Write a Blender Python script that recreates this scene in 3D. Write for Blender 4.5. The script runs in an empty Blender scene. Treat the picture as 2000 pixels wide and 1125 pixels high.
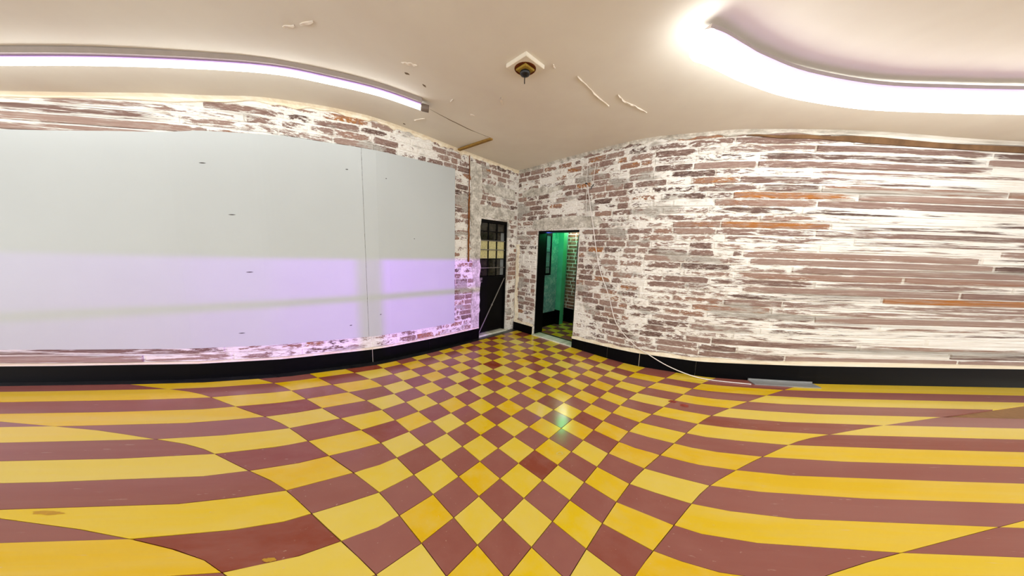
import bpy, math, random
import numpy as np
from mathutils import Vector, Matrix

random.seed(11)
sc = bpy.context.scene
C = sc.collection

# ------------------------------------------------------------------ camera
EYE = 1.53                                   # height of the lens above the floor
F = 540.0 / 2000.0                           # focal length in frame widths
PITCH = math.atan((562.5 - 486.0) / 540.0)   # tipped slightly down
ROLL = math.radians(1.9)
fw = np.array([0, math.cos(PITCH), -math.sin(PITCH)])
up0 = np.array([0, math.sin(PITCH), math.cos(PITCH)])
rt0 = np.array([1.0, 0, 0])
rt = math.cos(ROLL) * rt0 + math.sin(ROLL) * up0
up = -math.sin(ROLL) * rt0 + math.cos(ROLL) * up0
cam_d = bpy.data.cameras.new('camera')
cam_d.sensor_fit = 'HORIZONTAL'
cam_d.sensor_width = 36.0
cam_d.lens = 36.0 * F
cam_d.clip_start = 0.02
cam = bpy.data.objects.new('camera', cam_d)
C.objects.link(cam)
cam.matrix_world = Matrix(((rt[0], up[0], -fw[0], 0), (rt[1], up[1], -fw[1], 0),
                           (rt[2], up[2], -fw[2], EYE), (0, 0, 0, 1)))
sc.camera = cam

# ------------------------------------------------------------------ world, exposure
w = bpy.data.worlds.new('world')
sc.world = w
w.use_nodes = True
bg = w.node_tree.nodes['Background']
bg.inputs[0].default_value = (0.93, 0.97, 1.0, 1)
bg.inputs[1].default_value = 0.86
sc.view_settings.view_transform = 'Standard'
sc.view_settings.look = 'None'
sc.view_settings.gamma = 1.0
sc.view_settings.use_curve_mapping = False
sc.view_settings.exposure = 1.65
sc.cycles.max_bounces = 6
sc.cycles.diffuse_bounces = 3
sc.cycles.glossy_bounces = 3
sc.cycles.transmission_bounces = 2
sc.cycles.caustics_reflective = False
sc.cycles.caustics_refractive = False
LAMP_LEFT = 3.8
LAMP_RIGHT = 3.2


# ------------------------------------------------------------------ lights that belong to no fitting in view
def node_link(nt, a, b):
    nt.links.new(a, b)


def violet_light():
    """Violet light thrown low across the room through a barred window opposite the white boards."""
    d = bpy.data.lights.new('violet_light', 'SPOT')
    d.energy = 420.0
    d.spot_size = math.radians(110)
    d.spot_blend = 0.0
    d.shadow_soft_size = 0.03
    d.use_nodes = True
    nt = d.node_tree
    nt.nodes.clear()
    out = nt.nodes.new('ShaderNodeOutputLight')
    em = nt.nodes.new('ShaderNodeEmission')
    em.inputs[0].default_value = (0.38, 0.03, 1.0, 1)
    geo = nt.nodes.new('ShaderNodeNewGeometry')
    sep = nt.nodes.new('ShaderNodeSeparateXYZ')
    nt.links.new(geo.outputs['Incoming'], sep.inputs[0])

    def m(op, *args, clamp=False):
        n = nt.nodes.new('ShaderNodeMath')
        n.operation = op
        n.use_clamp = clamp
        for i, x in enumerate(args):
            if isinstance(x, (int, float)):
                n.inputs[i].default_value = x
            else:
                nt.links.new(x, n.inputs[i])
        return n.outputs[0]
    # slope and bearing of the ray leaving the lamp (Incoming points back at the lamp)
    s = SIGN_IN
    ix, iy, iz = (m('MULTIPLY', sep.outputs[k], s) for k in range(3))
    hor = m('SQRT', m('ADD', m('MULTIPLY', ix, ix), m('MULTIPLY', iy, iy)))
    slope = m('DIVIDE', iz, hor)
    bear = m('DIVIDE', m('MULTIPLY', ix, -1.0), iy)     # grows towards the left

    def band(x, lo, hi, soft):
        a = m('DIVIDE', m('SUBTRACT', x, lo), soft, clamp=True)
        b = m('DIVIDE', m('SUBTRACT', hi, x), soft, clamp=True)
        return m('MULTIPLY', a, b)
    win = m('MULTIPLY', band(slope, -0.205, 0.0, 0.006), band(bear, 0.49, 2.6, 0.02))
    bar = m('SUBTRACT', 1.0, m('MULTIPLY', band(slope, -0.088, -0.068, 0.008), 0.9))
    mul = m('SUBTRACT', 1.0, m('MULTIPLY', band(bear, 0.87, 0.98, 0.03), 0.75))
    nt.links.new(m('MULTIPLY', m('MULTIPLY', win, bar), mul), em.inputs[1])
    nt.links.new(em.outputs[0], out.inputs[0])
    o = bpy.data.objects.new('violet_light', d)
    C.objects.link(o)
    o.location = (2.6, -1.3, 1.36)
    tgt = Vector((-2.6, 3.2, 0.8))
    o.rotation_euler = (tgt - o.location).to_track_quat('-Z', 'Y').to_euler()


SIGN_IN = 1.0
violet_light()


def hall_light(name, loc, col, e, r=0.08):
    d = bpy.data.lights.new(name, 'POINT')
    d.energy = e
    d.color = col
    d.shadow_soft_size = r
    o = bpy.data.objects.new(name, d)
    C.objects.link(o)
    o.location = loc


# ------------------------------------------------------------------ plan of the room
# The room is set out on its own floor: one unit is one floor tile (about 0.20 m), a runs along the right-hand
# wall, b along the left-hand wall, and both walls fan outwards away from the corner as the photograph shows.
HM = np.array([[-0.07439044, 0.06162713, 0.23473253],
               [-0.0138027, -0.00477557, -0.60477957],
               [0.06015059, 0.06425911, -0.74956643]])
FAN_OUT = [0, 200, 390, 480, 550, 640, 740, 850, 1000, 1180, 1235, 1300, 1375, 1460, 1560, 1700, 2000]
FAN_IN = [585.4, 595.1, 611.7, 636.4, 652.8, 699.0, 748.2, 846.2, 1001.5, 1180.5, 1230.0, 1263.0, 1301.7, 1321.5,
          1340.7, 1351.1, 1368.9]
_x = np.arange(-1500, 3501, 5.0)
_g = np.interp(_x, FAN_OUT, FAN_IN)
_s0 = (FAN_IN[1] - FAN_IN[0]) / 200.0
_s1 = (FAN_IN[-1] - FAN_IN[-2]) / 300.0
_g = np.where(_x < 0, FAN_IN[0] + _x * _s0, _g)
_g = np.where(_x > 2000, FAN_IN[-1] + (_x - 2000) * _s1, _g)
_k = np.exp(-0.5 * (np.arange(-12, 13) * 5 / 18.0) ** 2)
_k /= _k.sum()
_g = np.convolve(np.concatenate([_g[0] - _s0 * 5 * np.arange(12, 0, -1), _g, _g[-1] + _s1 * 5 * np.arange(1, 13)]),
                 _k, 'valid')
TILE = 0.2


def plan(a, b):
    """Floor point (x, y) in metres of tile coordinate (a, b)."""
    q = HM @ np.array([a, b, 1.0])
    lat = np.interp(q[0] / q[2] * 500 + 1000, _g, _x) - 1000
    dep = q[1] / q[2] * 500 - 0.5
    d = lat / 540.0 * rt - dep / 540.0 * up + fw
    k = -EYE / d[2]
    return np.array([d[0] * k, d[1] * k])


def shown(p):
    """Frame position, only used to rank repeats by how large they show."""
    v = np.array([p[0], p[1], p[2] - EYE])
    z = max(v @ fw, 0.05)
    return 1000 + 540 * (v @ rt) / z, 562.5 - 540 * (v @ up) / z


A0, B0 = -10.2, -16.45
LINES = {'L': ('a', A0, -17.2, 1.62), 'R': ('b', B0, -11.0, 5.15),
         'HL': ('a', -9.0, -26.0, -16.0), 'HB': ('b', -22.0, -12.0, -3.0), 'HF': ('b', -24.0, -13.0, -1.5), 'HR': ('a', -2.8, -26.0, -16.6)}
_curve = {}
for k, (ax, val, lo, hi) in LINES.items():
    ts = np.linspace(lo, hi, 700)
    P = np.array([plan(val, t) if ax == 'a' else plan(t, val) for t in ts])
    T = np.gradient(P, axis=0)
    T /= np.linalg.norm(T, axis=1)[:, None]
    N = np.stack([T[:, 1], -T[:, 0]], 1)
    flip = np.sign(np.einsum('ij,ij->i', N, -P))
    N *= np.sign(np.median(flip))
    ker = np.ones(31) / 31
    N = np.stack([np.convolve(np.pad(N[:, i], 15, mode='edge'), ker, 'valid') for i in range(2)], 1)
    N /= np.linalg.norm(N, axis=1)[:, None]
    _curve[k] = (ts, P, N)


def W(kind, t, off, z):
    """Point on a wall: t tiles along it, off metres in front of it, z metres up."""
    ts, P, N = _curve[kind]
    x = np.interp(t, ts, P[:, 0]) + np.interp(t, ts, N[:, 0]) * off
    y = np.interp(t, ts, P[:, 1]) + np.interp(t, ts, N[:, 1]) * off
    return (x, y, z)


def nseg(kind, t0, t1, step=0.28, top=60):
    a, b = W(kind, t0, 0, 0), W(kind, t1, 0, 0)
    m = W(kind, (t0 + t1) / 2, 0, 0)
    L = math.dist(a, m) + math.dist(m, b)
    return max(1, min(top, int(math.ceil(L / step))))


CEIL_X = [-9, -4.7, -4, -3.1, -2.6, -2.1, -1.45, -.85, .06, .7, 1.3, 2, 3, 4, 5, 9]
CEIL_Z = [2.74, 2.78, 2.83, 2.91, 2.98, 3.02, 3.0, 2.94, 2.90, 2.935, 2.95, 2.94, 2.93, 2.92, 2.89, 2.87]


def ceil_z(x):
    return float(np.interp(x, CEIL_X, CEIL_Z))


# ------------------------------------------------------------------ mesh helpers
class MB:
    def __init__(self):
        self.v, self.f, self.uv, self.rnd, self.loc = [], [], [], [], []

    def add(self, v, f, uv=None, rnd=(0.5, 0.5), loc=None):
        n = len(self.v)
        self.v += [tuple(map(float, p)) for p in v]
        self.f += [tuple(i + n for i in q) for q in f]
        self.uv += list(uv) if uv else [(p[0], p[2]) for p in v]
        self.rnd += [rnd] * len(v)
        self.loc += loc or [(0.5, 0.5)] * len(v)
        return self

    def build(self, name, mat, parent=None, smooth=False):
        me = bpy.data.meshes.new(name)
        me.from_pydata(self.v, [], self.f)
        u = me.uv_layers.new(name='room')
        r = me.uv_layers.new(name='rnd')
        idx = np.empty(len(me.loops), dtype=np.int32)
        me.loops.foreach_get('vertex_index', idx)
        u.data.foreach_set('uv', np.array(self.uv, dtype=np.float32)[idx].ravel())
        r.data.foreach_set('uv', np.array(self.rnd, dtype=np.float32)[idx].ravel())
        if any(q != (0.5, 0.5) for q in self.loc[:8]):
            lc = me.uv_layers.new(name='loc')
            lc.data.foreach_set('uv', np.array(self.loc, dtype=np.float32)[idx].ravel())
        me.materials.append(mat)
        if smooth:
            me.polygons.foreach_set('use_smooth', [True] * len(me.polygons))
        me.update()
        o = bpy.data.objects.new(name, me)
        C.objects.link(o)
        if parent:
            o.parent = parent
        return o


def tag(o, label=None, cat=None, group=None, kind=None):
    if label:
        o['label'] = label
    if cat:
        o['category'] = cat
    if group:
        o['group'] = group
    if kind:
        o['kind'] = kind
    return o


def val(x, t):
    return x(t) if callable(x) else x


def block(mb, kind, t0, t1, z0, z1, o0, o1, rnd=(0.5, 0.5), n=None):
    """Closed block following a wall; o0 back, o1 front."""
    n = n or nseg(kind, t0, t1)
    v, uv, f = [], [], []
    for i in range(n + 1):
        t = t0 + (t1 - t0) * i / n
        for o, z in ((o0, z0), (o1, z0), (o1, z1), (o0, z1)):
            zz = val(z, t)
            v.append(W(kind, t, o, zz))
            uv.append((t * TILE, zz))
    for i in range(n):
        a = i * 4
        for k in range(4):
            f.append((a + k, a + (k + 1) % 4, a + 4 + (k + 1) % 4, a + 4 + k))
    f.append((0, 3, 2, 1))
    a = n * 4
    f.append((a, a + 1, a + 2, a + 3))
    return mb.add(v, f, uv, rnd)


def box(mb, c, sx, sy, sz, rz=0.0, rnd=(0.5, 0.5), chamfer=0.0):
    cs, sn = math.cos(rz), math.sin(rz)
    v = []
    h = chamfer
    for z, k in ((-sz / 2, h), (-sz / 2 + h, 0), (sz / 2 - h, 0), (sz / 2, h)) if h else ((-sz / 2, 0), (sz / 2, 0)):
        for x, y in ((-1, -1), (1, -1), (1, 1), (-1, 1)):
            X, Y = x * (sx / 2 - k), y * (sy / 2 - k)
            v.append((c[0] + X * cs - Y * sn, c[1] + X * sn + Y * cs, c[2] + z))
    L = len(v) // 4
    f = [(3, 2, 1, 0), tuple(range(len(v) - 4, len(v)))]
    for i in range(L - 1):
        for k in range(4):
            f.append((i * 4 + k, i * 4 + (k + 1) % 4, i * 4 + 4 + (k + 1) % 4, i * 4 + 4 + k))
    return mb.add(v, f, [(p[0], p[1]) for p in v], rnd)


def sweep(mb, pts, r, ns=10, rnd=(0.5, 0.5), sy=1.0, capend=True, arc=(0, 2 * math.pi)):
    """Tube along pts (r number or list)."""
    pts = [Vector(p) for p in pts]
    n = len(pts)
    rr = r if isinstance(r, (list, tuple)) else [r] * n
    full = abs(arc[1] - arc[0] - 2 * math.pi) < 1e-6
    v, f = [], []
    for i, p in enumerate(pts):
        d = (pts[min(i + 1, n - 1)] - pts[max(i - 1, 0)]).normalized()
        ref = Vector((0, 0, 1)) if abs(d.z) < 0.95 else Vector((1, 0, 0))
        x = d.cross(ref).normalized()
        y = x.cross(d).normalized()
        for k in range(ns):
            a = arc[0] + (arc[1] - arc[0]) * k / (ns if full else ns - 1)
            v.append(p + x * math.cos(a) * rr[i] + y * math.sin(a) * rr[i] * sy)
    for i in range(n - 1):
        for k in range(ns if full else ns - 1):
            f.append((i * ns + k, i * ns + (k + 1) % ns, (i + 1) * ns + (k + 1) % ns, (i + 1) * ns + k))
    if capend:
        f.append(tuple(range(ns))[::-1])
        f.append(tuple(range((n - 1) * ns, n * ns)))
    return mb.add(v, f, [(p[0], p[1]) for p in v], rnd)


def spline(pts, n=6):
    """Catmull-Rom through pts."""
    P = [Vector(p) for p in pts]
    P = [2 * P[0] - P[1]] + P + [2 * P[-1] - P[-2]]
    out = []
    for i in range(1, len(P) - 2):
        for k in range(n):
            t = k / n
            a, b, c, d = P[i - 1:i + 3]
            out.append(0.5 * ((2 * b) + (c - a) * t + (2 * a - 5 * b + 4 * c - d) * t * t + (3 * b - a - 3 * c + d) * t ** 3))
    out.append(P[-2])
    return out


# ------------------------------------------------------------------ materials
def lin(r, g, b):
    def c(x):
        x /= 255.0
        return x / 12.92 if x <= 0.04045 else ((x + 0.055) / 1.055) ** 2.4
    return (c(r), c(g), c(b), 1.0)


class Mat:
    def __init__(self, name, rough=0.6, spec=0.5):
        self.m = bpy.data.materials.new(name)
        self.m.use_nodes = True
        self.nt = self.m.node_tree
        self.b = self.nt.nodes['Principled BSDF']
        self.b.inputs['Roughness'].default_value = rough
        self.b.inputs['Specular IOR Level'].default_value = spec

    def n(self, t, **kw):
        nd = self.nt.nodes.new(t)
        for k, x in kw.items():
            setattr(nd, k, x)
        return nd

    def put(self, sock, x):
        if isinstance(x, (int, float, tuple, list)):
            sock.default_value = x
        else:
            self.nt.links.new(x, sock)

    def uv(self, name='room', sx=1.0, sy=1.0):
        u = self.n('ShaderNodeUVMap', uv_map=name)
        mp = self.n('ShaderNodeMapping')
        mp.inputs['Scale'].default_value = (sx, sy, 1)
        self.nt.links.new(u.outputs[0], mp.inputs[0])
        return mp.outputs[0]

    def obj(self, s=1.0):
        u = self.n('ShaderNodeTexCoord')
        mp = self.n('ShaderNodeMapping')
        mp.inputs['Scale'].default_value = (s, s, s)
        self.nt.links.new(u.outputs['Object'], mp.inputs[0])
        return mp.outputs[0]

    def noise(self, vec, scale, detail=4, rough=0.55, dist=0.0):
        t = self.n('ShaderNodeTexNoise')
        self.put(t.inputs['Vector'], vec)
        t.inputs['Scale'].default_value = scale
        t.inputs['Detail'].default_value = detail
        t.inputs['Roughness'].default_value = rough
        t.inputs['Distortion'].default_value = dist
        return t.outputs['Fac']

    def math(self, op, a, b=0.0, clamp=False):
        t = self.n('ShaderNodeMath', operation=op, use_clamp=clamp)
        self.put(t.inputs[0], a)
        self.put(t.inputs[1], b)
        return t.outputs[0]

    def ramp(self, fac, stops, interp='LINEAR'):
        t = self.n('ShaderNodeValToRGB')
        t.color_ramp.interpolation = interp
        e = t.color_ramp.elements
        while len(e) < len(stops):
            e.new(0.5)
        for i, (p, c) in enumerate(stops):
            e[i].position = p
            e[i].color = c if len(c) == 4 else (*c, 1)
        self.put(t.inputs[0], fac)
        return t.outputs[0]

    def step(self, x, at, soft=0.03):
        return self.math('DIVIDE', self.math('SUBTRACT', x, at - soft), 2 * soft, clamp=True)

    def mix(self, fac, a, b):
        t = self.n('ShaderNodeMix', data_type='RGBA')
        self.put(t.inputs[0], fac)
        self.put(t.inputs[6], a)
        self.put(t.inputs[7], b)
        return t.outputs[2]

    def sep(self, vec):
        t = self.n('ShaderNodeSeparateXYZ')
        self.put(t.inputs[0], vec)
        return t.outputs

    def color(self, c):
        self.put(self.b.inputs['Base Color'], c)
        return self

    def bump(self, h, strength=0.3, dist=0.01):
        t = self.n('ShaderNodeBump')
        t.inputs['Strength'].default_value = strength
        t.inputs['Distance'].default_value = dist
        self.put(t.inputs['Height'], h)
        self.nt.links.new(t.outputs[0], self.b.inputs['Normal'])
        return self


def plain(name, c, rough=0.6, spec=0.5, metal=0.0, var=0.12, scale=18.0):
    M = Mat(name, rough, spec)
    n = M.noise(M.obj(), scale, 4)
    dark = tuple(x * (1 - var) for x in c[:3]) + (1,)
    lite = tuple(min(1, x * (1 + var)) for x in c[:3]) + (1,)
    M.color(M.ramp(n, [(0.3, dark), (0.7, lite)]))
    M.b.inputs['Metallic'].default_value = metal
    return M.m


def wall_material(name, brick):
    M = Mat(name, 0.9, 0.15)
    wide = M.uv('room', 0.85, 1.45)
    r = M.sep(M.uv('rnd'))
    big = M.noise(M.uv('room'), 1.3, 2, 0.6)
    lump = M.noise(wide, 9.0, 5, 0.74, 0.9)
    fine = M.noise(wide, 36.0, 4, 0.75)
    if brick:
        tone = M.math('ADD', M.math('MULTIPLY', r[0], 0.8), M.math('MULTIPLY', M.math('SUBTRACT', lump, 0.4), 0.9), clamp=True)
        base = M.ramp(tone, [(0.0, lin(86, 66, 60)), (0.3, lin(138, 110, 100)), (0.62, lin(160, 134, 122)),
                             (0.80, lin(150, 112, 94)), (0.90, lin(172, 112, 56)), (1.0, lin(178, 98, 18))])
        base = M.mix(M.step(fine, 0.56, 0.08), base, M.mix(0.5, base, lin(196, 180, 166)))
        base = M.mix(M.step(fine, 0.67, 0.03), base, lin(88, 58, 46))
        lc = M.sep(M.uv('loc'))
        ey = M.math('ABSOLUTE', M.math('SUBTRACT', M.math('MULTIPLY', lc[1], 2.0), 1.0))
        ex = M.math('ABSOLUTE', M.math('SUBTRACT', M.math('MULTIPLY', lc[0], 2.0), 1.0))
        edge = M.math('ADD', M.math('POWER', ey, 3.0), M.math('MULTIPLY', M.math('POWER', ex, 8.0), 0.8))
        thr = M.math('SUBTRACT', M.math('ADD', 0.545, M.math('MULTIPLY', M.math('SUBTRACT', r[1], 0.5), 0.18)),
                     M.math('MULTIPLY', edge, 0.085))
    else:
        base = M.ramp(fine, [(0.34, lin(150, 128, 112)), (0.46, lin(206, 194, 178)), (0.6, lin(240, 234, 224))])
        thr = 0.455
    bias = M.math('MULTIPLY', M.math('SUBTRACT', big, 0.5), 0.5)
    wash = M.step(M.math('SUBTRACT', M.math('ADD', M.math('MULTIPLY', lump, 0.6), M.math('MULTIPLY', fine, 0.4)),
                         M.math('SUBTRACT', thr, bias)), 0.0, 0.025)
    col = M.mix(wash, base, M.ramp(fine, [(0.35, lin(228, 220, 208)), (0.6, lin(248, 244, 236))]))
    gmask = M.step(M.math('ADD', M.noise(wide, 2.6, 3, 0.6), M.math('MULTIPLY', fine, 0.22)), 0.70, 0.03)
    grey = M.ramp(fine, [(0.3, lin(150, 142, 130)), (0.7, lin(208, 202, 192))])
    col = M.mix(M.math('MULTIPLY', gmask, 0.85), col, grey)
    M.color(col)
    M.bump(M.math('ADD', M.math('MULTIPLY', wash, 0.5), fine), 0.6, 0.01)
    return M.m


def plaster_material(name, c0, c1, c2):
    M = Mat(name, 0.9, 0.15)
    uv = M.uv('room')
    a = M.noise(uv, 7.0, 6, 0.7, 0.4)
    b = M.noise(uv, 30.0, 5, 0.7)
    col = M.ramp(M.math('ADD', M.math('MULTIPLY', a, 0.6), M.math('MULTIPLY', b, 0.4)), [(0.38, c0), (0.5, c1), (0.6, c2)])
    M.color(col).bump(b, 0.5, 0.008)
    return M.m


def tile_material(name, cols, stain):
    M = Mat(name, 0.24, 0.4)
    uv = M.uv('room')
    r = M.sep(M.uv('rnd'))
    base = M.ramp(r[0], cols)
    cloud = M.noise(uv, 7.0, 5, 0.6)
    fine = M.noise(uv, 60.0, 4, 0.6)
    base = M.mix(M.math('MULTIPLY', M.step(cloud, 0.56, 0.16), 0.5), base, stain)
    base = M.mix(M.math('MULTIPLY', M.step(fine, 0.69, 0.02), 0.4), base, lin(225, 190, 165))
    M.color(base)
    M.put(M.b.inputs['Roughness'], M.math('ADD', 0.10, M.math('MULTIPLY', cloud, 0.14)))
    M.bump(fine, 0.03, 0.002)
    return M.m


def lamp_material(name, c, s):
    M = Mat(name, 0.4)
    M.color((0.9, 0.9, 0.9, 1))
    M.b.inputs['Emission Color'].default_value = c
    M.b.inputs['Emission Strength'].default_value = s
    return M.m


m_brick = wall_material('whitewashed brick', True)
m_mortar = wall_material('whitewashed mortar', False)
m_grey_plaster = plaster_material('grey lime plaster', lin(150, 143, 130), lin(200, 193, 180), lin(236, 231, 220))
m_cream = plaster_material('cream plaster ledge', lin(226, 208, 176), lin(244, 232, 206), lin(252, 244, 226))


def ceiling_material():
    M = Mat('painted plaster ceiling', 0.85, 0.2)
    o = M.obj()
    a = M.noise(o, 0.9, 4, 0.6)
    b = M.noise(o, 30.0, 4, 0.6)
    M.color(M.ramp(a, [(0.3, lin(226, 217, 204)), (0.7, lin(236, 230, 217))])).bump(b, 0.12, 0.004)
    return M.m


m_ceiling = ceiling_material()
m_screed = plain('floor mortar', lin(150, 112, 72), 0.7, 0.3)
m_yellow = tile_material('yellow cement tile', [(0, lin(232, 186, 2)), (0.55, lin(234, 197, 22)), (1, lin(233, 206, 86))],
                         lin(232, 206, 112))
m_brown = tile_material('maroon cement tile', [(0, lin(140, 58, 32)), (0.2, lin(147, 82, 70)), (1, lin(154, 96, 88))],
                        lin(162, 104, 92))


def black_material():
    M = Mat('black glazed tile', 0.4, 0.06)
    n = M.noise(M.uv('room', 1, 1), 16.0, 5, 0.7)
    M.color(M.ramp(n, [(0.3, lin(3, 3, 4)), (0.66, lin(8, 7, 9)), (0.8, lin(44, 38, 38))]))
    return M.m


m_black = black_material()
m_border = plain('charcoal border tile', lin(34, 34, 36), 0.3, 0.5, var=0.5, scale=9)
m_board = plain('white painted board', lin(190, 194, 192), 0.45, 0.4, var=0.015, scale=2.0)
m_seam = plain('dark nail head', lin(70, 62, 58), 0.5)
m_black_metal = plain('black painted steel', lin(7, 6, 6), 0.45, 0.12, var=0.4)
m_grey_metal = plain('grey steel rod', lin(120, 114, 106), 0.45, 0.5, 0.3)
m_rust = plain('rusty conduit', lin(120, 68, 28), 0.85, 0.2, var=0.45, scale=26)
m_wood = plain('ochre wooden batten', lin(148, 112, 48), 0.7, 0.3, var=0.2)
m_shadow_line = plain('shadow line brown', lin(118, 88, 60), 0.8, 0.2, var=0.35, scale=5)
m_cable = plain('white plastic cable', lin(236, 228, 220), 0.5, var=0.03)
m_flake = plain('peeling white paint', lin(226, 214, 198), 0.8, 0.2, var=0.1)
m_stain = plain('dark ceiling crack', lin(124, 106, 84), 0.9, 0.1)
m_plate = plain('grey plastic strip', lin(148, 148, 146), 0.35, var=0.08)
m_marble = plaster_material('pale worn threshold', lin(176, 176, 150), lin(214, 214, 192), lin(236, 234, 216))
m_glass_dark = plain('dark dirty glass', lin(44, 42, 32), 0.12, 0.6, var=0.5, scale=14)
m_glass_cream = plain('cream frosted glass', lin(206, 196, 140), 0.4, 0.4, var=0.22, scale=40)
m_glass_pale = plain('pale grey glass', lin(120, 124, 122), 0.2, 0.5, var=0.2, scale=10)
m_housing = plain('taupe lamp tray', lin(150, 136, 124), 0.5, var=0.05)
m_fringe = lamp_material('lilac lens fringe', lin(190, 120, 255), 0.22)
m_cap = plain('grey lamp end cap', lin(120, 104, 92), 0.5, var=0.1)
m_diff_l = lamp_material('glowing diffuser of narrow lamp', (0.95, 0.985, 1.0, 1), LAMP_LEFT)
m_diff_r = lamp_material('glowing diffuser widened by glare', (0.95, 0.985, 1.0, 1), LAMP_RIGHT)
m_rose = plain('white ceiling rose', lin(232, 222, 202), 0.5, var=0.04)
m_scorch = plain('scorched brown ring', lin(92, 44, 16), 0.9, 0.1, var=0.4, scale=50)
m_olive = plain('stained ochre plate', lin(150, 122, 50), 0.8, 0.1, var=0.25, scale=30)
m_pitch = plain('black lamp socket', lin(10, 10, 12), 0.4, var=0.2)
m_teal = plaster_material('teal painted wall', lin(96, 136, 130), lin(122, 164, 156), lin(170, 190, 184))
m_green = plain('green painted pier', lin(80, 178, 130), 0.5, var=0.12, scale=6)

# ------------------------------------------------------------------ floor
fl = MB()
xs = np.linspace(-10, 10, 9)
ys = np.linspace(-2.5, 6.6, 7)
v = [(x, y, -0.012) for y in ys for x in xs]
v += [(x, y, -0.16) for y in ys for x in xs]
nx, ny = len(xs), len(ys)
f = []
for j in range(ny - 1):
    for i in range(nx - 1):
        a = j * nx + i
        f.append((a, a + 1, a + nx + 1, a + nx))
        a += nx * ny
        f.append((a, a + nx, a + nx + 1, a + 1))
fl.add(v, f)
floor = tag(fl.build('floor', m_screed), 'tiled floor of yellow and maroon checkered cement tiles', 'floor', kind='structure')

tile_rank = []


def tile_geo(a0, a1, b0, b1, z=0.0, gap=0.010):
    p = [plan(a, b) for a, b in ((a0, b0), (a1, b0), (a1, b1), (a0, b1))]
    L = max(math.dist(p[i], p[(i + 1) % 4]) for i in range(4))
    n = 1 if L < 0.34 else 2 if L < 0.6 else 3
    tilt = [random.uniform(-0.0006, 0.0006) for _ in range(4)]
    v, uv, f = [], [], []
    ga = min(gap, gap * 0.3 * (a1 - a0) / math.dist(p[0], p[1]))
    gb = min(gap, gap * 0.3 * (b1 - b0) / math.dist(p[1], p[2]))
    for j in range(n + 1):
        for i in range(n + 1):
            s, t = i / n, j / n
            a = (a0 + ga) * (1 - s) + (a1 - ga) * s
            b = (b0 + gb) * (1 - t) + (b1 - gb) * t
            q = plan(a, b)
            h = z + tilt[0] * (1 - s) * (1 - t) + tilt[1] * s * (1 - t) + tilt[2] * s * t + tilt[3] * (1 - s) * t
            v.append((q[0], q[1], h))
            uv.append((a * TILE, b * TILE))
    m = n + 1
    for j in range(n):
        for i in range(n):
            f.append((j * m + i, j * m + i + 1, (j + 1) * m + i + 1, (j + 1) * m + i))
    ring = [i for i in range(m)] + [j * m + n for j in range(1, m)] + [n * m + i for i in range(n - 1, -1, -1)] + \
           [j * m for j in range(n - 1, 0, -1)]
    k = len(v)
    for i in ring:
        v.append((v[i][0], v[i][1], z - 0.012))
        uv.append(uv[i])
    R = len(ring)
    for i in range(R):
        f.append((ring[(i + 1) % R], ring[i], k + i, k + (i + 1) % R))
    # face up whatever the handedness of the plan
    A, B, D = v[0], v[1], v[m]
    if (B[0] - A[0]) * (D[1] - A[1]) - (B[1] - A[1]) * (D[0] - A[0]) < 0:
        f = [q[::-1] for q in f]
    return v, f, uv


tiles = []
for ia in range(-10, 9):
    for ib in range(-16, 9):
        a0, a1, b0, b1 = ia, ia + 1, ib, ib + 1
        if ia == -10:
            a0 = -9.62
        if ib == -16:
            b0 = -16.28
        q = [HM @ np.array([a, b, 1.0]) for a, b in ((a0, b0), (a1, b0), (a1, b1), (a0, b1))]
        if max(p[2] for p in q) > -0.10:
            continue
        pp = [plan(a, b) for a, b in ((a0, b0), (a1, b0), (a1, b1), (a0, b1))]
        if min(p[1] for p in pp) < 0.45 or max(abs(p[0]) for p in pp) > 9.5:
            continue
        s = [shown((p[0], p[1], 0)) for p in pp]
        cl = [(min(max(x, 0), 2000), min(max(y, 0), 1125)) for x, y in s]
        area = 0.5 * abs(sum(cl[i][0] * cl[(i + 1) % 4][1] - cl[(i + 1) % 4][0] * cl[i][1] for i in range(4)))
        tiles.append((area, a0, a1, b0, b1, (ia + ib) % 2 == 0))
tiles.sort(reverse=True)
rest = {True: MB(), False: MB()}
for i, (area, a0, a1, b0, b1, yel) in enumerate(tiles):
    rnd = (random.random(), random.random())
    g = tile_geo(a0, a1, b0, b1, random.uniform(-0.0007, 0.0007))
    if i < 300:
        MB().add(*g, rnd=rnd).build('floor_tile', m_yellow if yel else m_brown, floor)
    else:
        rest[yel].add(*g, rnd=rnd)
for yel, mb in rest.items():
    if mb.v:
        tag(mb.build('floor_tile_field', m_yellow if yel else m_brown, floor), kind='stuff')
# charcoal border along the left wall
edge = -16.28
while edge < 1.5:
    nb = min(edge + 1.0, 1.5)
    if plan(-9.9, (edge + nb) / 2)[1] > 0.5:
        MB().add(*tile_geo(-10.25, -9.62, edge, nb), rnd=(random.random(), random.random())).build('border_tile', m_border, floor)
    edge = nb
# grey grout strip along the right wall
e = -10.2
while e < 5.0:
    n2 = min(e + 1.9, 5.05)
    MB().add(*tile_geo(e, n2, -16.5, -16.28, -0.001, 0.004)).build('border_strip', m_border, floor)
    e = n2

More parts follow.
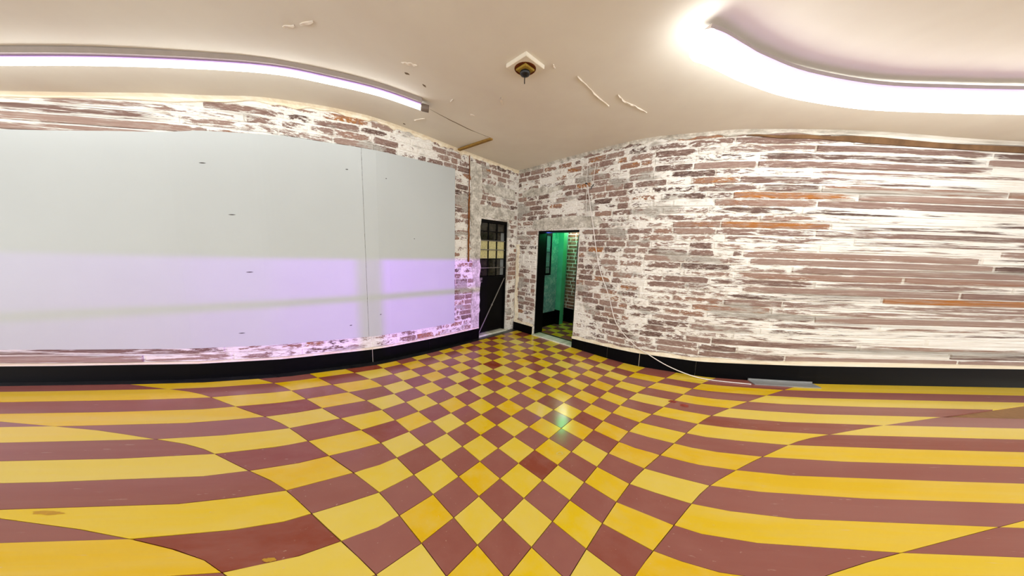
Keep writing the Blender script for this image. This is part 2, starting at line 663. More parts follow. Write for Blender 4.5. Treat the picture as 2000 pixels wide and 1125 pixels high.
# ------------------------------------------------------------------ ceiling
cb = MB()
xs = sorted(set(list(np.linspace(-9.5, 9.5, 77)) + CEIL_X[1:-1]))
ys = np.linspace(-2.5, 6.6, 20)
smooth_z = [float(np.mean([ceil_z(x + d) for d in np.linspace(-0.25, 0.25, 11)])) for x in xs]
nx, ny = len(xs), len(ys)
v = [(x, y, smooth_z[i]) for y in ys for i, x in enumerate(xs)] + [(x, y, 3.25) for y in ys for x in xs]
f = []
for j in range(ny - 1):
    for i in range(nx - 1):
        a = j * nx + i
        f.append((a, a + nx, a + nx + 1, a + 1))
        a += nx * ny
        f.append((a, a + 1, a + nx + 1, a + nx))
cb.add(v, f)
ceiling = tag(cb.build('ceiling', m_ceiling, smooth=True), 'old beige plaster ceiling with cracks and peeling paint', 'ceiling',
              kind='structure')


def cz(x):
    return float(np.interp(x, xs, smooth_z))


# ------------------------------------------------------------------ walls
def top(kind):
    return lambda t: cz(W(kind, t, 0, 0)[0]) + 0.015


DL = (-15.2, -11.6, 0.0, 2.0)      # opening of the steel door in the left wall
DR = (-7.85, -4.0, 0.0, 1.85)      # doorway in the right wall
BOARD = (-8.8, -3.0, 1.6)


def board_top(t):
    return float(np.interp(t, [-9, -1, 0.2, 0.8, 1.08, 1.6], [2.655, 2.64, 2.59, 2.51, 2.46, 2.40]))


def make_wall(name, kind, t0, t1, door, label):
    mb = MB()
    d0, d1, _, dz = door
    block(mb, kind, t0, d0, -0.01, top(kind), -0.22, 0.0)
    block(mb, kind, d0, d1, dz, top(kind), -0.22, 0.0)
    block(mb, kind, d1, t1, -0.01, top(kind), -0.22, 0.0)
    return tag(mb.build(name, m_mortar), label, 'wall', kind='structure')


wall_l = make_wall('wall_left', 'L', -16.6, 1.6, DL, 'left brick wall with flaking whitewash behind the white boards')
wall_r = make_wall('wall_right', 'R', -10.35, 5.1, DR, 'right brick wall with patchy whitewash around the open doorway')


def brick_geo(kind, t0, t1, z0, z1, h):
    n = nseg(kind, t0, t1, 0.3, 6)
    e = 0.007
    et = min(0.05, (t1 - t0) * 0.12, 0.011 * (t1 - t0) / math.dist(W(kind, t0, 0, 0), W(kind, t1, 0, 0)))
    v, uv, f, loc = [], [], [], []
    for i in range(n + 1):
        t = t0 + (t1 - t0) * i / n
        loc += [(i / n, 0.0), (i / n, 0.12), (i / n, 0.88), (i / n, 1.0)]
        tf = t + (et if i == 0 else -et if i == n else 0)
        j = lambda: random.uniform(-0.004, 0.004)
        for tt, o, z in ((t, -0.002, z0), (tf, h + j() * 0.5, z0 + e + j()), (tf, h + j() * 0.5, z1 - e + j()), (t, -0.002, z1)):
            v.append(W(kind, tt, o, z))
            uv.append((tt * TILE, z))
    for i in range(n):
        a = i * 4
        for k in range(3):
            f.append((a + k, a + k + 1, a + 5 + k, a + 4 + k))
    f.append((0, 3, 2, 1))
    a = n * 4
    f.append((a, a + 1, a + 2, a + 3))
    return v, f, uv, loc


def lay_bricks(wall, kind, t_lo, t_hi, z_lo, z_hi, door, hide, course=0.0845, length=1.27, limit=300, mat=None):
    found = []
    k = 0
    z = z_lo
    while z < z_hi:
        h = course * random.uniform(0.97, 1.03)
        t = t_lo - random.uniform(0, 0.25) - (length / 2 if k % 2 else 0)
        while t < t_hi:
            L = length * random.choice((1, 1, 1, 1, 0.52)) * random.uniform(0.92, 1.08)
            jt = min(0.055, 0.012 * L / max(1e-6, math.dist(W(kind, t, 0, 0), W(kind, t + L, 0, 0))))
            a, b = max(t, t_lo), min(t + L - jt, t_hi)
            z0, z1 = z + 0.006, z + h - 0.007
            t += L
            if door and z0 < door[3] and b > door[0] and a < door[1]:
                if a < door[0] - 0.25:
                    b = door[0] + random.uniform(-0.05, 0.0)
                elif b > door[1] + 0.25:
                    a = door[1] + random.uniform(0.0, 0.07)
                else:
                    continue
            if b - a < 0.22 or hide(a, b, z0, z1):
                continue
            zt = cz(W(kind, (a + b) / 2, 0, 0)[0]) - 0.01
            if z0 > zt - 0.03:
                continue
            z1 = min(z1, zt)
            s = [shown(W(kind, tt, 0, zz)) for tt, zz in ((a, z0), (b, z0), (b, z1), (a, z1))]
            cl = [(min(max(x, 0), 2000), min(max(y, 0), 1125)) for x, y in s]
            area = 0.5 * abs(sum(cl[i][0] * cl[(i + 1) % 4][1] - cl[(i + 1) % 4][0] * cl[i][1] for i in range(4)))
            found.append((area, a, b, z0, z1))
        z += h
        k += 1
    found.sort(reverse=True)
    rest = MB()
    for i, (area, a, b, z0, z1) in enumerate(found):
        g = brick_geo(kind, a, b, z0, z1, random.uniform(0.004, 0.013))
        rnd = (random.random(), random.random())
        if i < limit and area > 4:
            MB().add(g[0], g[1], g[2], rnd, g[3]).build('brick', mat or m_brick, wall)
        else:
            rest.add(g[0], g[1], g[2], rnd, g[3])
    if rest.v:
        tag(rest.build('brick_field', mat or m_brick, wall), kind='stuff')


def inside(box, a, b, z0, z1):
    return a > box[0] and b < box[1] and z0 > box[2] and z1 < box[3]


LEFT_COVER = [(-11.6, -10.35, 0.2, 2.84), (-15.9, -11.5, 2.0, 2.24), (BOARD[0] + .02, 1.6, 0.36, 2.38), (-15.9, -11.6, 2.40, 2.56)]
RIGHT_COVER = [(-8.4, -2.4, 1.85, 2.03), (-9.7, -5.6, 2.43, 2.56)]


def base_top_r(t):
    return float(np.interp(t, [-10.2, -7.9, -4.0, 0, 2.5, 4.6, 5.1], [0.15, 0.15, 0.145, 0.178, 0.19, 0.245, 0.25]))


def base_top_l(t):
    return 0.172


lay_bricks(wall_l, 'L', -16.4, 1.55, 0.19, 3.05, DL, lambda a, b, z0, z1: any(inside(c, a, b, z0, z1) for c in LEFT_COVER))
lay_bricks(wall_r, 'R', -10.15, 5.05, 0.17, 3.05, DR,
           lambda a, b, z0, z1: z0 < base_top_r(a) - 0.03 or any(inside(c, a, b, z0, z1) for c in RIGHT_COVER))


def patch(wall, kind, outline, thick, mat, jag=0.02, step=0.09):
    pts = []
    n = len(outline)
    for i in range(n):
        (t0, z0), (t1, z1) = outline[i], outline[(i + 1) % n]
        L = math.hypot((t1 - t0) * TILE, z1 - z0)
        k = max(1, int(L / step))
        for j in range(k):
            s = j / k
            pts.append((t0 + (t1 - t0) * s + random.uniform(-jag, jag) / TILE, z0 + (z1 - z0) * s + random.uniform(-jag, jag)))
    m = len(pts)
    v = [W(kind, t, thick, z) for t, z in pts] + [W(kind, t, 0.0, z) for t, z in pts]
    uv = [(t * TILE, z) for t, z in pts] * 2
    f = [tuple(range(m))] + [(i, (i + 1) % m, m + (i + 1) % m, m + i) for i in range(m)]
    return MB().add(v, f, uv).build('plaster_patch', mat, wall)


patch(wall_l, 'L', [(-11.56, 0.2), (-10.55, 0.2), (-10.75, 1.0), (-10.45, 1.9), (-10.38, 2.84), (-11.6, 2.8), (-11.7, 2.35),
                    (-11.5, 2.22), (-15.9, 2.2), (-15.95, 2.03), (-11.6, 2.03)], 0.016, m_grey_plaster)
patch(wall_l, 'L', [(-15.9, 2.40), (-12.0, 2.42), (-11.7, 2.55), (-15.9, 2.56)], 0.015, m_grey_plaster)
patch(wall_r, 'R', [(-8.35, 1.88), (-4.1, 1.88), (-3.2, 1.86), (-2.3, 1.93), (-2.5, 2.03), (-4.5, 2.05), (-8.3, 2.04)], 0.016, m_grey_plaster)
patch(wall_r, 'R', [(-9.7, 2.44), (-7.5, 2.42), (-5.8, 2.46), (-5.4, 2.55), (-8, 2.57), (-9.6, 2.55)], 0.015, m_grey_plaster, 0.03)
patch(wall_r, 'R', [(-16 + 5.9, 0.17), (-9.7, 0.17), (-9.8, 0.9), (-9.75, 1.6), (-10.1, 1.6)], 0.017, m_cream, 0.02)
# plaster rounding off the ceiling angle
for kind, t0, t1, wl in (('L', -16.4, 1.55, wall_l), ('R', -10.15, 5.05, wall_r)):
    mb = MB()
    n = 160
    v, uv, f = [], [], []
    for i in range(n + 1):
        t = t0 + (t1 - t0) * i / n
        zt = cz(W(kind, t, 0, 0)[0])
        d = 0.04 + 0.012 * math.sin(i * 0.43) + 0.008 * math.sin(i * 1.13 + 1) + random.uniform(0, 0.006)
        for o, z in ((0.0, zt - d), (0.016, zt - d + 0.004), (0.018, zt - 0.02), (0.05, zt + 0.004), (0.0, zt + 0.004)):
            v.append(W(kind, t, o, z))
            uv.append((t * TILE, z))
    for i in range(n):
        for k in range(4):
            f.append((i * 5 + k, i * 5 + k + 1, i * 5 + 6 + k, i * 5 + 5 + k))
    mb.add(v, f, uv).build('ceiling_angle_plaster', m_cream if kind == 'L' else m_grey_plaster, wl)

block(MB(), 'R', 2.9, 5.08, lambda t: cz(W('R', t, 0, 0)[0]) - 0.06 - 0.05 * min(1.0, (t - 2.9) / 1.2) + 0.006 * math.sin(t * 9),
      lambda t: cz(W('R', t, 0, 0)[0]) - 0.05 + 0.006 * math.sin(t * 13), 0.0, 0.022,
      n=40).build('shadow_line_strip', m_shadow_line, wall_r)  # brown strip standing in for the dark shadow line under the ceiling
# ------------------------------------------------------------------ baseboards and their cream ledges
def baseboard(name, kind, spans, topf, label):
    root = None
    for t0, t1 in spans:
        mb = block(MB(), kind, t0, t1, 0.0, topf, 0.0, 0.032)
        if root is None:
            back = MB()
            for a, b in ((min(s[0] for s in spans), max(s[1] for s in spans)),) if kind == 'L' else ((-10.1, -7.9), (-3.95, 5.1)):
                block(back, kind, a, b, 0.0, lambda t: topf(t) - 0.006, 0.0, 0.022)
            root = tag(back.build(name, m_cream), label, 'baseboard', kind='structure')
        mb.build('skirting_slab', m_black, root)
    return root


J = 0.022
sl = [(-11.5, -10.0 - J), (-10.0, -6.55 - J), (-6.55, -3.1 - J), (-3.1, 1.58)]
baseboard('baseboard_left', 'L', sl, base_top_l, 'black skirting of slabs below the white boards on the left')
sr = [(-10.1, -7.92), (-3.95, -2.9 - J), (-2.9, -1.1 - J), (-1.1, 0.7 - J), (0.7, 2.5 - J / 2), (2.5, 5.1)]
baseboard('baseboard_right', 'R', sr, base_top_r, 'black skirting of slabs along the right brick wall')
mb = MB()
block(mb, 'L', -11.5, 1.58, lambda t: base_top_l(t) + 0.0005, lambda t: base_top_l(t) + 0.022, 0.0, 0.026)
tag(mb.build('trim_1', m_cream), 'thin cream plaster ledge on top of the left black skirting', 'trim', kind='structure')
mb = MB()
for a, b in ((-10.1, -7.92), (-3.98, 5.1)):
    block(mb, 'R', a, b, lambda t: base_top_r(t) + 0.0005,
          lambda t: base_top_r(t) + 0.045 + 0.008 * math.sin(t * 5), 0.0, 0.03, n=60)
tag(mb.build('trim_2', m_cream), 'cream plaster ledge on top of the right black skirting', 'trim', kind='structure')

# ------------------------------------------------------------------ white boards on the left wall
def board(t0, t1, label, nails):
    mb = block(MB(), 'L', t0, t1, 0.35, board_top, 0.012, 0.03, n=max(8, nseg('L', t0, t1, 0.12)))
    o = tag(mb.build('white_board', m_board), label, 'board')
    for t, z in nails:
        n = MB()
        c = Vector(W('L', t, 0.0305, z))
        a = Vector(W('L', t - 0.04, 0.0305, z + 0.001))
        b = Vector(W('L', t + 0.04, 0.0305, z - 0.001))
        sweep(n, [a, a * 0.5 + c * 0.5, c, b * 0.5 + c * 0.5, b], [0.001, 0.004, 0.0055, 0.004, 0.001], 6)
        n.build('nail_head', m_seam, o)
    return o


board(-3.0, 1.6, 'large white wall board on the left, cut off by the frame edge',
      [(0.195, 2.283), (-2.568, 2.379), (-0.076, 1.788), (-0.206, 1.185), (-0.045, 0.503), (-2.468, 0.519)])
board(-8.8, -3.008, 'narrower white wall board between the large board and the steel door', [(-3.51, 0.631), (-4.0, 2.34), (-5.6, 1.62)])

# ------------------------------------------------------------------ steel door in the left wall
OFF = -0.07
fr = MB()
block(fr, 'L', DL[0], DL[0] + 0.16, 0.03, 2.0, OFF - 0.03, OFF + 0.035)
block(fr, 'L', DL[1] - 0.16, DL[1], 0.03, 2.0, OFF - 0.03, OFF + 0.035)
block(fr, 'L', DL[0] + 0.16, DL[1] - 0.16, 1.955, 2.0, OFF - 0.03, OFF + 0.035)
block(fr, 'L', DL[0] + 0.16, DL[1] - 0.16, 1.02, 1.045, OFF - 0.03, OFF + 0.035)
door = tag(fr.build('door_1', m_black_metal), 'narrow black steel door with small glass panes beside the corner', 'door', kind='structure')
block(MB(), 'L', DL[0] + 0.16, DL[1] - 0.16, 0.05, 1.02, OFF - 0.02, OFF + 0.01).build('lower_sheet', m_black_metal, door)
block(MB(), 'L', DL[0], DL[1], 0.03, 2.0, -0.16, -0.15).build('light_stop_sheet', m_black_metal, door)  # added black sheet stopping light through the gaps, for the dark behind
c0, c1 = DL[0] + 0.16, DL[1] - 0.16
cw = (c1 - c0) / 3
rz = [1.045, 1.19, 1.345, 1.50, 1.655, 1.81, 1.955]
for i in range(3):
    for j in range(6):
        mt = m_glass_cream if j in (2, 3) else m_glass_pale if (i == 0 and j != 5) else m_glass_dark
        p = block(MB(), 'L', c0 + i * cw + 0.04, c0 + (i + 1) * cw - 0.04, rz[j] + 0.007, rz[j + 1] - 0.007, OFF - 0.006, OFF)
        o = p.build('pane', mt, door)
        if mt is m_glass_cream:
            o['label'] = 'cream frosted pane'
        if mt is m_glass_pale:
            # only the strip next to the jamb is pale, the rest of the pane is dark
            p2 = block(MB(), 'L', c0 + i * cw + 0.5, c0 + (i + 1) * cw - 0.04, rz[j] + 0.007, rz[j + 1] - 0.007, OFF, OFF + 0.002)
            p2.build('pane', m_glass_dark, door)
for i in (1, 2):
    block(MB(), 'L', c0 + i * cw - 0.04, c0 + i * cw + 0.04, 1.045, 1.955, OFF - 0.01, OFF + 0.02).build('glazing_bar', m_black_metal, door)
for j in range(1, 6):
    block(MB(), 'L', c0, c1, rz[j] - 0.007, rz[j] + 0.007, OFF - 0.01, OFF + 0.024).build(
        'glazing_bar', m_grey_metal if j in (1, 3, 4) else m_black_metal, door)
rod = sweep(MB(), [W('L', DL[1] - 0.1, OFF + 0.05, 0.07), W('L', DL[0] + 0.28, OFF + 0.05, 1.0)], 0.009, 8).build('brace_rod', m_grey_metal, door)
pa, pb = Vector(W('L', DL[1] - 0.1, OFF + 0.05, 0.07)), Vector(W('L', DL[0] + 0.28, OFF + 0.05, 1.0))
sweep(MB(), [pa.lerp(pb, 0.485), pa.lerp(pb, 0.515)], 0.015, 8).build('collar', m_grey_metal, rod)
lt = MB()
block(lt, 'L', DL[1] - 0.42, DL[1] - 0.1, 0.985, 1.03, OFF + 0.03, OFF + 0.05)
sweep(lt, [W('L', DL[1] - 0.34, OFF + 0.05, 0.96), W('L', DL[1] - 0.15, OFF + 0.07, 0.955), W('L', DL[1] - 0.1, OFF + 0.05, 0.99)], 0.012, 8)
lt.build('latch', m_grey_metal, door)
block(MB(), 'L', DL[0] - 0.25, DL[1] + 0.1, 0.0, 0.03, -0.2, 0.02).build('threshold', m_marble, door)

# ------------------------------------------------------------------ doorway in the right wall and the hall behind it
jb = MB()
block(jb, 'R', DR[0], DR[0] + 0.09, 0.02, 1.85, -0.23, -0.02)
block(jb, 'R', DR[0] + 0.09, DR[1], 1.825, 1.85, -0.23, -0.02)
door2 = tag(jb.build('door_2', m_black_metal), 'open dark doorway in the right brick wall showing a green lit hall', 'door', kind='structure')
block(MB(), 'R', DR[0] - 0.05, DR[1] + 0.02, 0.0, 0.02, -0.15, 0.035).build('threshold', m_marble, door2)
block(MB(), 'R', DR[0] - 0.05, DR[1] + 0.02, 0.0, 0.012, -0.22, -0.152).build('threshold_strip', m_border, door2)
# open door leaf standing in the hall on the right
lf = MB()
p0 = Vector((*plan(-4.35, -17.6), 0))
p1 = Vector((*plan(-6.7, -21.9), 0))
dirv = (p1 - p0).normalized()
nrm = Vector((dirv.y, -dirv.x, 0)) * 0.02
vv = [p0 - nrm, p1 - nrm, p1 + nrm, p0 + nrm]
v = [(q.x, q.y, 0.02) for q in vv] + [(q.x, q.y, 1.83) for q in vv]
lf.add(v, [(0, 1, 2, 3), (7, 6, 5, 4), (0, 4, 5, 1), (1, 5, 6, 2), (2, 6, 7, 3), (3, 7, 4, 0)])
leaf = lf.build('door_leaf', m_black_metal, door2)
hd = MB()
mid = p0.lerp(p1, 0.75) + Vector((-dirv.y, dirv.x, 0)) * 0.03
sweep(hd, [(mid.x, mid.y, 1.45), (mid.x, mid.y, 1.66)], 0.008, 6)
hd.build('pull_bar', m_grey_metal, leaf)

hw = MB()
block(hw, 'HL', -25.5, -17.3, 0.0, 2.3, -0.1, 0.0)
hall_l = tag(hw.build('wall_hallway_left', m_teal), 'teal painted hall wall seen through the doorway', 'wall', kind='structure')
block(MB(), 'HL', -22.0, -17.6, 0.0, 0.28, 0.0, 0.03).build('skirting_slab', m_black, hall_l)
hb = MB()
block(hb, 'HB', -9.6, -8.42, 0.0, 2.3, -0.12, 0.0)
hall_b = tag(hb.build('wall_hallway_pier', m_green), 'green painted pier beside the brick strip in the hall', 'wall', kind='structure')
block(MB(), 'HB', -9.0, -8.42, 0.0, 0.3, 0.0, 0.02).build('skirting_slab', m_black, hall_b)
hf = MB()
block(hf, 'HF', -11.0, -2.4, 0.0, 2.3, -0.1, 0.0)
hall_f = tag(hf.build('wall_hallway_back', m_mortar), 'bare brick wall strip at the back of the hall', 'wall', kind='structure')
m_brick_h = plaster_material('hall brick', lin(104, 62, 50), lin(138, 92, 76), lin(166, 124, 106))
lay_bricks(hall_f, 'HF', -10.4, -7.0, 0.3, 2.2, None, lambda a, b, z0, z1: False, 0.075, 1.2, 300, m_brick_h)
block(MB(), 'HF', -11.0, -3.5, 0.0, 0.3, 0.0, 0.02).build('skirting_slab', m_black, hall_f)
hr = block(MB(), 'HR', -25.0, -17.35, 0.0, 2.3, -0.1, 0.0)
tag(hr.build('wall_hallway_right', m_teal), 'side wall of the hall hidden behind the open door leaf', 'wall', kind='structure')
# grilled window in the hall wall
wn = MB()
for a, b, z0, z1 in ((-20.5, -20.38, 1.04, 1.86), (-18.5, -18.38, 1.04, 1.86), (-20.38, -18.5, 1.80, 1.86), (-20.38, -18.5, 1.04, 1.08)):
    block(wn, 'HL', a, b, z0, z1, 0.0, 0.03)
win = tag(wn.build('window_1', m_black_metal), 'small barred window in the teal hall wall', 'window', kind='structure')
for a, b, z0, z1 in ((-20.38, -19.5, 1.08, 1.30), (-20.38, -19.5, 1.31, 1.55), (-20.38, -19.5, 1.56, 1.80),
                     (-19.44, -18.5, 1.08, 1.30), (-19.44, -18.5, 1.31, 1.55), (-19.44, -18.5, 1.56, 1.80)):
    block(MB(), 'HL', a, b, z0, z1, 0.0, 0.008).build('pane', m_glass_pale, win)
for t in (-19.47, -18.95):
    sweep(MB(), [W('HL', t, 0.035, 1.05), W('HL', t, 0.035, 1.84)], 0.008, 6).build('grille_bar', m_black_metal, win)
for z in (1.2, 1.49):
    sweep(MB(), [W('HL', -20.4, 0.042, z), W('HL', -18.4, 0.042, z)], 0.008, 6).build('grille_bar', m_black_metal, win)
# hall floor and ceiling
hfl = MB()
q = [plan(a, b) for a, b in ((-9, -17.35), (-2.5, -17.35), (-2.5, -24), (-9, -24))]
v = [(p[0], p[1], -0.006) for p in q] + [(p[0], p[1], -0.1) for p in q]
hfl.add(v, [(0, 1, 2, 3), (7, 6, 5, 4), (0, 4, 5, 1), (1, 5, 6, 2), (2, 6, 7, 3), (3, 7, 4, 0)])
hfloor = tag(hfl.build('floor_hallway', m_screed), 'checkered hall floor beyond the doorway', 'floor', kind='structure')
for ia in range(-9, -3):
    for ib in range(-24, -17):
        b1 = ib + 1 if ib < -18 else -17.4
        MB().add(*tile_geo(ia, ia + 1, ib, b1), rnd=(random.random(), random.random())).build(
            'floor_tile', m_yellow if (ia + ib) % 2 == 0 else m_brown, hfloor)
hc = MB()
q = [plan(a, b) for a, b in ((-9.6, -17.3), (-2.3, -17.3), (-2.3, -25), (-9.6, -25))]
v = [(p[0], p[1], 2.3) for p in q] + [(p[0], p[1], 2.4) for p in q]
hc.add(v, [(3, 2, 1, 0), (4, 5, 6, 7), (0, 1, 5, 4), (1, 2, 6, 5), (2, 3, 7, 6), (3, 0, 4, 7)])
tag(hc.build('ceiling_hallway', m_green), 'green ceiling of the hall beyond the doorway', 'ceiling', kind='structure')
gp = plan(-6.6, -20.6)
hall_light('hall_green_light', (gp[0], gp[1], 1.95), (0.02, 1.0, 0.28), 3.4)
gp = plan(-8.2, -18.4)
hall_light('hall_blue_light', (gp[0], gp[1], 1.7), (0.1, 0.15, 1.0), 0.8)
gp = plan(-8.0, -23.2)
hall_light('hall_back_light', (gp[0], gp[1], 2.0), (1.0, 0.95, 0.9), 1.8)

# ------------------------------------------------------------------ lamps on the ceiling
def lamp(name, path, r, label, diff, cap_pt=None, hw=0.05, drop=0.0):
    root = bpy.data.objects.new(name, None)
    C.objects.link(root)
    root.location = (path[0][0], path[0][1], cz(path[0][0]))
    tag(root, label, 'lamp', 'linear ceiling lamps')

    def add(mb, nm, mat, smooth=True):
        o = mb.build(nm, mat, None, smooth)
        o.parent = root
        o.matrix_parent_inverse = Matrix.Translation(-root.location)
        return o
    P = spline([(p[0], p[1], p[2] - drop) for p in path], 5)
    add(sweep(MB(), P, r, 18), 'diffuser', diff)
    # glowing lilac strip imitating lens colour fringing along the diffuser's near upper edge
    add(sweep(MB(), P, r * 1.03, 7, arc=(math.radians(10), math.radians(85)), capend=False), 'lilac_fringe', m_fringe)
    # slim metal tray the lamp hangs under
    v, f = [], []
    n = len(P)
    for i, p in enumerate(P):
        d = (P[min(i + 1, n - 1)] - P[max(i - 1, 0)])
        d.z = 0
        d.normalize()
        x = Vector((d.y, -d.x, 0))
        zt = min(p.z + r + hw * 0.45, cz(p.x) - 0.001)
        for a, z in ((hw, zt), (hw * 0.8, p.z + r * 0.9), (-hw * 0.8, p.z + r * 0.9), (-hw, zt)):
            v.append((p.x + x.x * a, p.y + x.y * a, z))
    for i in range(n - 1):
        for k in range(4):
            f.append((i * 4 + k, i * 4 + (k + 1) % 4, i * 4 + 4 + (k + 1) % 4, i * 4 + 4 + k))
    f += [(0, 1, 2, 3), tuple(range(n * 4 - 4, n * 4))[::-1]]
    add(MB().add(v, f), 'housing', m_housing, False)
    if cap_pt:
        a, b = P[-1], Vector(cap_pt)
        add(sweep(MB(), [a, a.lerp(b, 0.15), b], [r * 1.05, r * 1.25, r * 1.2], 12), 'end_cap', m_cap)
    else:
        a = P[0]
        d = (P[0] - P[1]).normalized()
        add(sweep(MB(), [a, a + d * 0.03, a + d * 0.06, a + d * 0.08], [r, r * 0.9, r * 0.6, r * 0.2], 16), 'rounded_end', diff)
    return root


lamp('linear_ceiling_lamp', [[-5.281, 2.205, 2.715], [-4.513, 2.198, 2.733], [-3.849, 2.247, 2.783], [-3.182, 2.317, 2.843],
                             [-2.551, 2.463, 2.924], [-2.056, 2.569, 2.959], [-1.686, 2.665, 2.947], [-1.296, 2.791, 2.925],
                             [-0.962, 2.961, 2.891]], 0.028,
     'slim glowing lamp on the ceiling above the white boards', m_diff_l, [-0.89, 2.98, 2.884], 0.065)
lamp('linear_ceiling_lamp', [[1.12, 1.885, 2.825], [1.225, 1.924, 2.828], [1.427, 2.016, 2.828], [1.613, 2.094, 2.826],
                             [2.054, 2.233, 2.819], [2.722, 2.343, 2.813], [3.322, 2.345, 2.807], [3.877, 2.322, 2.801],
                             [4.534, 2.261, 2.784], [5.148, 2.2, 2.769]], 0.078,  # tube made thicker so its shape takes in the glare
     'bright glowing lamp widened by its glare, on the ceiling near the right brick wall', m_diff_r, None, 0.04, 0.03)

# ------------------------------------------------------------------ ceiling rose with socket
cx_, cy_ = 0.045, 2.30
zr = cz(cx_)
rot = math.radians(45)
root = bpy.data.objects.new('ceiling_socket', None)
C.objects.link(root)
root.location = (cx_, cy_, zr)
tag(root, 'square stepped ceiling rose with black lamp socket and loose wire', 'ceiling rose')


def rosepart(mb, nm, mat, smooth=False):
    o = mb.build(nm, mat, None, smooth)
    o.parent = root
    o.matrix_parent_inverse = Matrix.Translation(-root.location)
    return o


rosepart(box(MB(), (cx_, cy_, zr - 0.011), 0.205, 0.205, 0.03, rot, chamfer=0.004), 'square_plate', m_rose)
rosepart(sweep(MB(), [(cx_, cy_ + 0.005, zr - 0.026), (cx_, cy_ + 0.005, zr - 0.030)], [0.082, 0.078], 24), 'stain_ring', m_scorch)
rosepart(box(MB(), (cx_, cy_, zr - 0.034), 0.10, 0.10, 0.018, rot, chamfer=0.003), 'inner_plate', m_olive)
rosepart(sweep(MB(), [(cx_, cy_ + 0.01, zr - 0.042), (cx_, cy_ + 0.01, zr - 0.05), (cx_, cy_ + 0.01, zr - 0.066), (cx_, cy_ + 0.01, zr - 0.074)],
               [0.036, 0.040, 0.034, 0.016], 18), 'socket', m_pitch, True)
rosepart(sweep(MB(), spline([(cx_, cy_ + 0.012, zr - 0.07), (cx_ - 0.002, cy_ + 0.014, zr - 0.10), (cx_ - 0.001, cy_ + 0.012, zr - 0.125)], 4), 0.004, 6),
         'loose_wire', m_pitch)

# ------------------------------------------------------------------ batten, cracks and peeling paint on the ceiling
a, b = Vector((-0.828, 4.21, 0)), Vector((-0.324, 3.758, 0))
mid = (a + b) / 2
d = b - a
bt = box(MB(), (mid.x, mid.y, cz(mid.x) - 0.016), d.length, 0.045, 0.026, math.atan2(d.y, d.x), chamfer=0.003)
tag(bt.build('wooden_batten', m_wood), 'short ochre wooden batten on the ceiling above the steel door', 'batten')


def flake(pts, wd, mat=None, name='paint_flake', lift=0.012):
    n = len(pts)
    P = spline([(p[0], p[1], 0) for p in pts], 4)
    m = len(P)
    v, f = [], []
    for i, p in enumerate(P):
        dd = (P[min(i + 1, m - 1)] - P[max(i - 1, 0)]).normalized()
        x = Vector((-dd.y, dd.x, 0))
        ww = wd * (0.35 + random.random()) * math.sin(math.pi * (i + 0.6) / (m + 0.2))
        z = cz(p.x)
        jx = random.uniform(-0.3, 0.3) * wd
        for s, dz in ((-1, 0.0), (-0.9, lift * 0.5), (0.9, lift * random.uniform(0.5, 1.2)), (1, 0.0)):
            q = p + x * (ww * s + jx)
            v.append((q.x, q.y, z - dz + 0.0005))
    for i in range(m - 1):
        for k in range(3):
            f.append((i * 4 + k, i * 4 + k + 1, i * 4 + 5 + k, i * 4 + 4 + k))
    return MB().add(v, f).build(name, mat or m_flake, ceiling)


for pts, wd in (([[0.47, 2.44], [0.603, 2.602], [0.706, 2.726], [0.886, 2.914]], 0.0038),
                ([[0.901, 2.716], [1.005, 2.837], [1.133, 2.911], [1.314, 3.039]], 0.005),
                ([[-0.927, 2.385], [-0.863, 2.395], [-0.806, 2.405]], 0.012), ([[-1.65, 2.15], [-1.552, 2.124]], 0.01),
                ([[-1.504, 2.107], [-1.383, 2.07]], 0.01), ([[-0.162, 2.771], [-0.148, 2.907]], 0.014),
                ([[0.251, 2.288], [0.273, 2.33]], 0.006), ([[-0.622, 2.867], [-0.658, 2.919]], 0.01),
                ([[-0.503, 3.14], [-0.465, 3.179]], 0.013), ([[-1.2, 3.45], [-1.05, 3.36]], 0.005)):
    flake(pts, wd)
for pts, wd in (([[-0.929, 3.121], [-0.752, 3.336], [-0.555, 3.556], [-0.336, 3.744]], 0.006),
                ([[-0.953, 2.524], [-0.918, 2.543]], 0.012), ([[-0.85, 2.666], [-0.833, 2.71]], 0.01),
                ([[-1.384, 3.583], [-1.367, 3.62]], 0.012)):
    flake(pts, wd, m_stain, 'ceiling_crack', 0.003)

# ------------------------------------------------------------------ conduit, cables, nails and strip
pp = [W('L', -10.2, 0.03, z) for z in np.linspace(1.3, 2.9, 24)]
pp = [(p[0] + random.uniform(-0.003, 0.003), p[1], p[2]) for p in pp]
tag(sweep(MB(), pp, [0.013 if p[2] < 2.3 else 0.007 for p in pp], 8).build('rusty_conduit', m_rust, smooth=True),
    'thin rusty vertical conduit between white board and steel door', 'pipe')

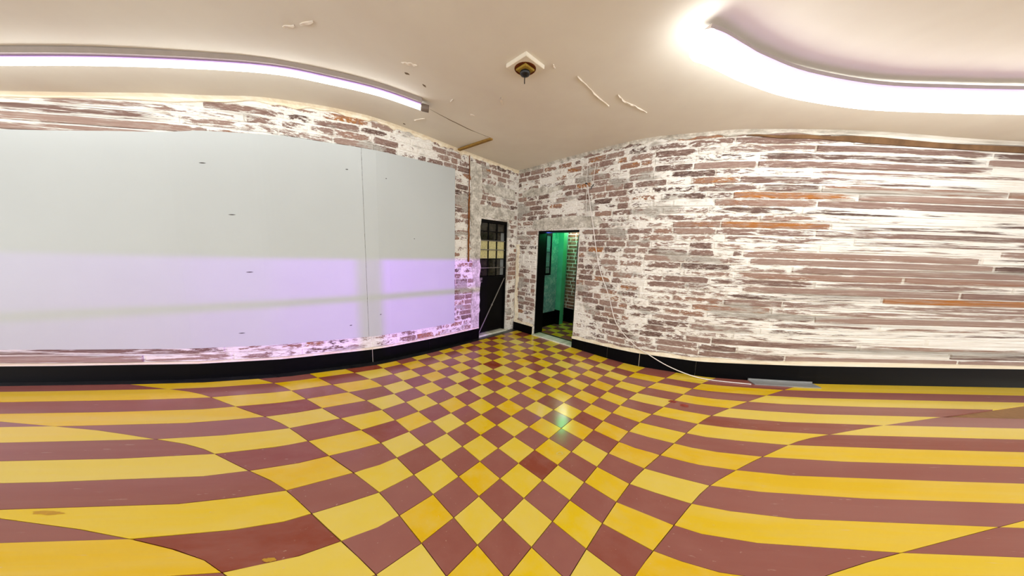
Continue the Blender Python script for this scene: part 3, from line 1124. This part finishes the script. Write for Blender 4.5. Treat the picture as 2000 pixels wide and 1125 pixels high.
bo = 0.040
cable = [W('R', -3.48, 0.04, 2.48), W('R', -3.2, 0.03, 2.2), W('R', -2.87, 0.03, 1.909), W('R', -2.17, 0.032, 1.322), W('R', -1.35, 0.03, 0.931),
         W('R', -0.68, 0.032, 0.546), W('R', 0.31, 0.036, 0.314), W('R', 0.95, bo, 0.20), W('R', 1.6, bo + 0.03, 0.09), W('R', 2.3, bo + 0.06, 0.022),
         W('R', 2.8, bo + 0.09, 0.008), W('R', 3.3, bo + 0.12, 0.008)]
tag(sweep(MB(), spline(cable, 6), 0.006, 8).build('white_cable', m_cable, smooth=True),
    'long white cable hanging down the right brick wall to the floor', 'cable')
tag(sweep(MB(), spline([W('R', -3.63, 0.03, 2.84), W('R', -3.6, 0.03, 2.66), W('R', -3.575, 0.028, 2.5), W('R', -3.5, 0.03, 2.2), W('R', -3.4, 0.03, 2.03)], 5),
          0.0035, 6).build('hanging_string', m_cable), 'thin pale string hanging from a nail above the doorway', 'string')
tag(sweep(MB(), spline([W('R', -2.98, 0.028, 2.78), W('R', -3.06, 0.028, 2.6), W('R', -3.08, 0.028, 2.49)], 5), 0.0035, 6).build('hanging_string', m_cable),
    'short pale string high on the right wall beside the longer string', 'string')
tag(sweep(MB(), [W('R', -3.575, -0.01, 2.5), W('R', -3.575, 0.045, 2.505), W('R', -3.575, 0.05, 2.505)], [0.008, 0.008, 0.014], 8).build('wall_nail', m_pitch),
    'black nail holding the long string on the right wall', 'nail')
tag(sweep(MB(), [W('R', -3.08, -0.01, 2.50), W('R', -3.14, 0.04, 2.45), W('R', -3.2, 0.045, 2.41)], [0.007, 0.007, 0.005], 8).build('wall_nail', m_pitch),
    'bent nail under the short string on the right wall', 'nail')
stp = MB()
block(stp, 'R', 3.35, 3.95, 0.001, 0.012, 0.035, 0.15, n=10)
block(stp, 'R', 3.35, 3.95, 0.012, 0.03, 0.035, 0.045, n=10)
tag(stp.build('grey_strip', m_plate), 'flat grey plastic strip on the floor against the right skirting', 'strip')


# ------------------------------------------------------------------ smears on the floor tiles
def smear(c, lx, ly, mat, ring=False):
    n = 22
    v = []
    for k in range(n):
        a = 2 * math.pi * k / n
        r = random.uniform(0.7, 1.15)
        v.append((c[0] + lx * r * math.cos(a), c[1] + ly * r * math.sin(a), 0.0016))
    f = [tuple(range(n))]
    if ring:
        v += [(c[0] + (x - c[0]) * 0.72, c[1] + (y - c[1]) * 0.72, z) for x, y, z in v]
        f = [(i, (i + 1) % n, n + (i + 1) % n, n + i) for i in range(n)]
    MB().add(v, f).build('paint_smear', mat, floor)


m_red_smear = plain('red paint smear', lin(150, 44, 22), 0.4, var=0.3, scale=30)
m_pale_smear = plain('pale dried ring', lin(226, 206, 120), 0.5, var=0.1)
m_dark_smear = plain('ochre dirt smear', lin(196, 146, 22), 0.6, var=0.15)
smear((1.72, 2.71), 0.045, 0.025, m_red_smear)
smear((1.80, 2.64), 0.05, 0.03, m_red_smear)
smear((0.404, 1.908), 0.028, 0.018, m_pale_smear, True)
smear((-2.52, 1.327), 0.09, 0.012, m_dark_smear)
smear((-1.13, 1.135), 0.035, 0.01, m_dark_smear)
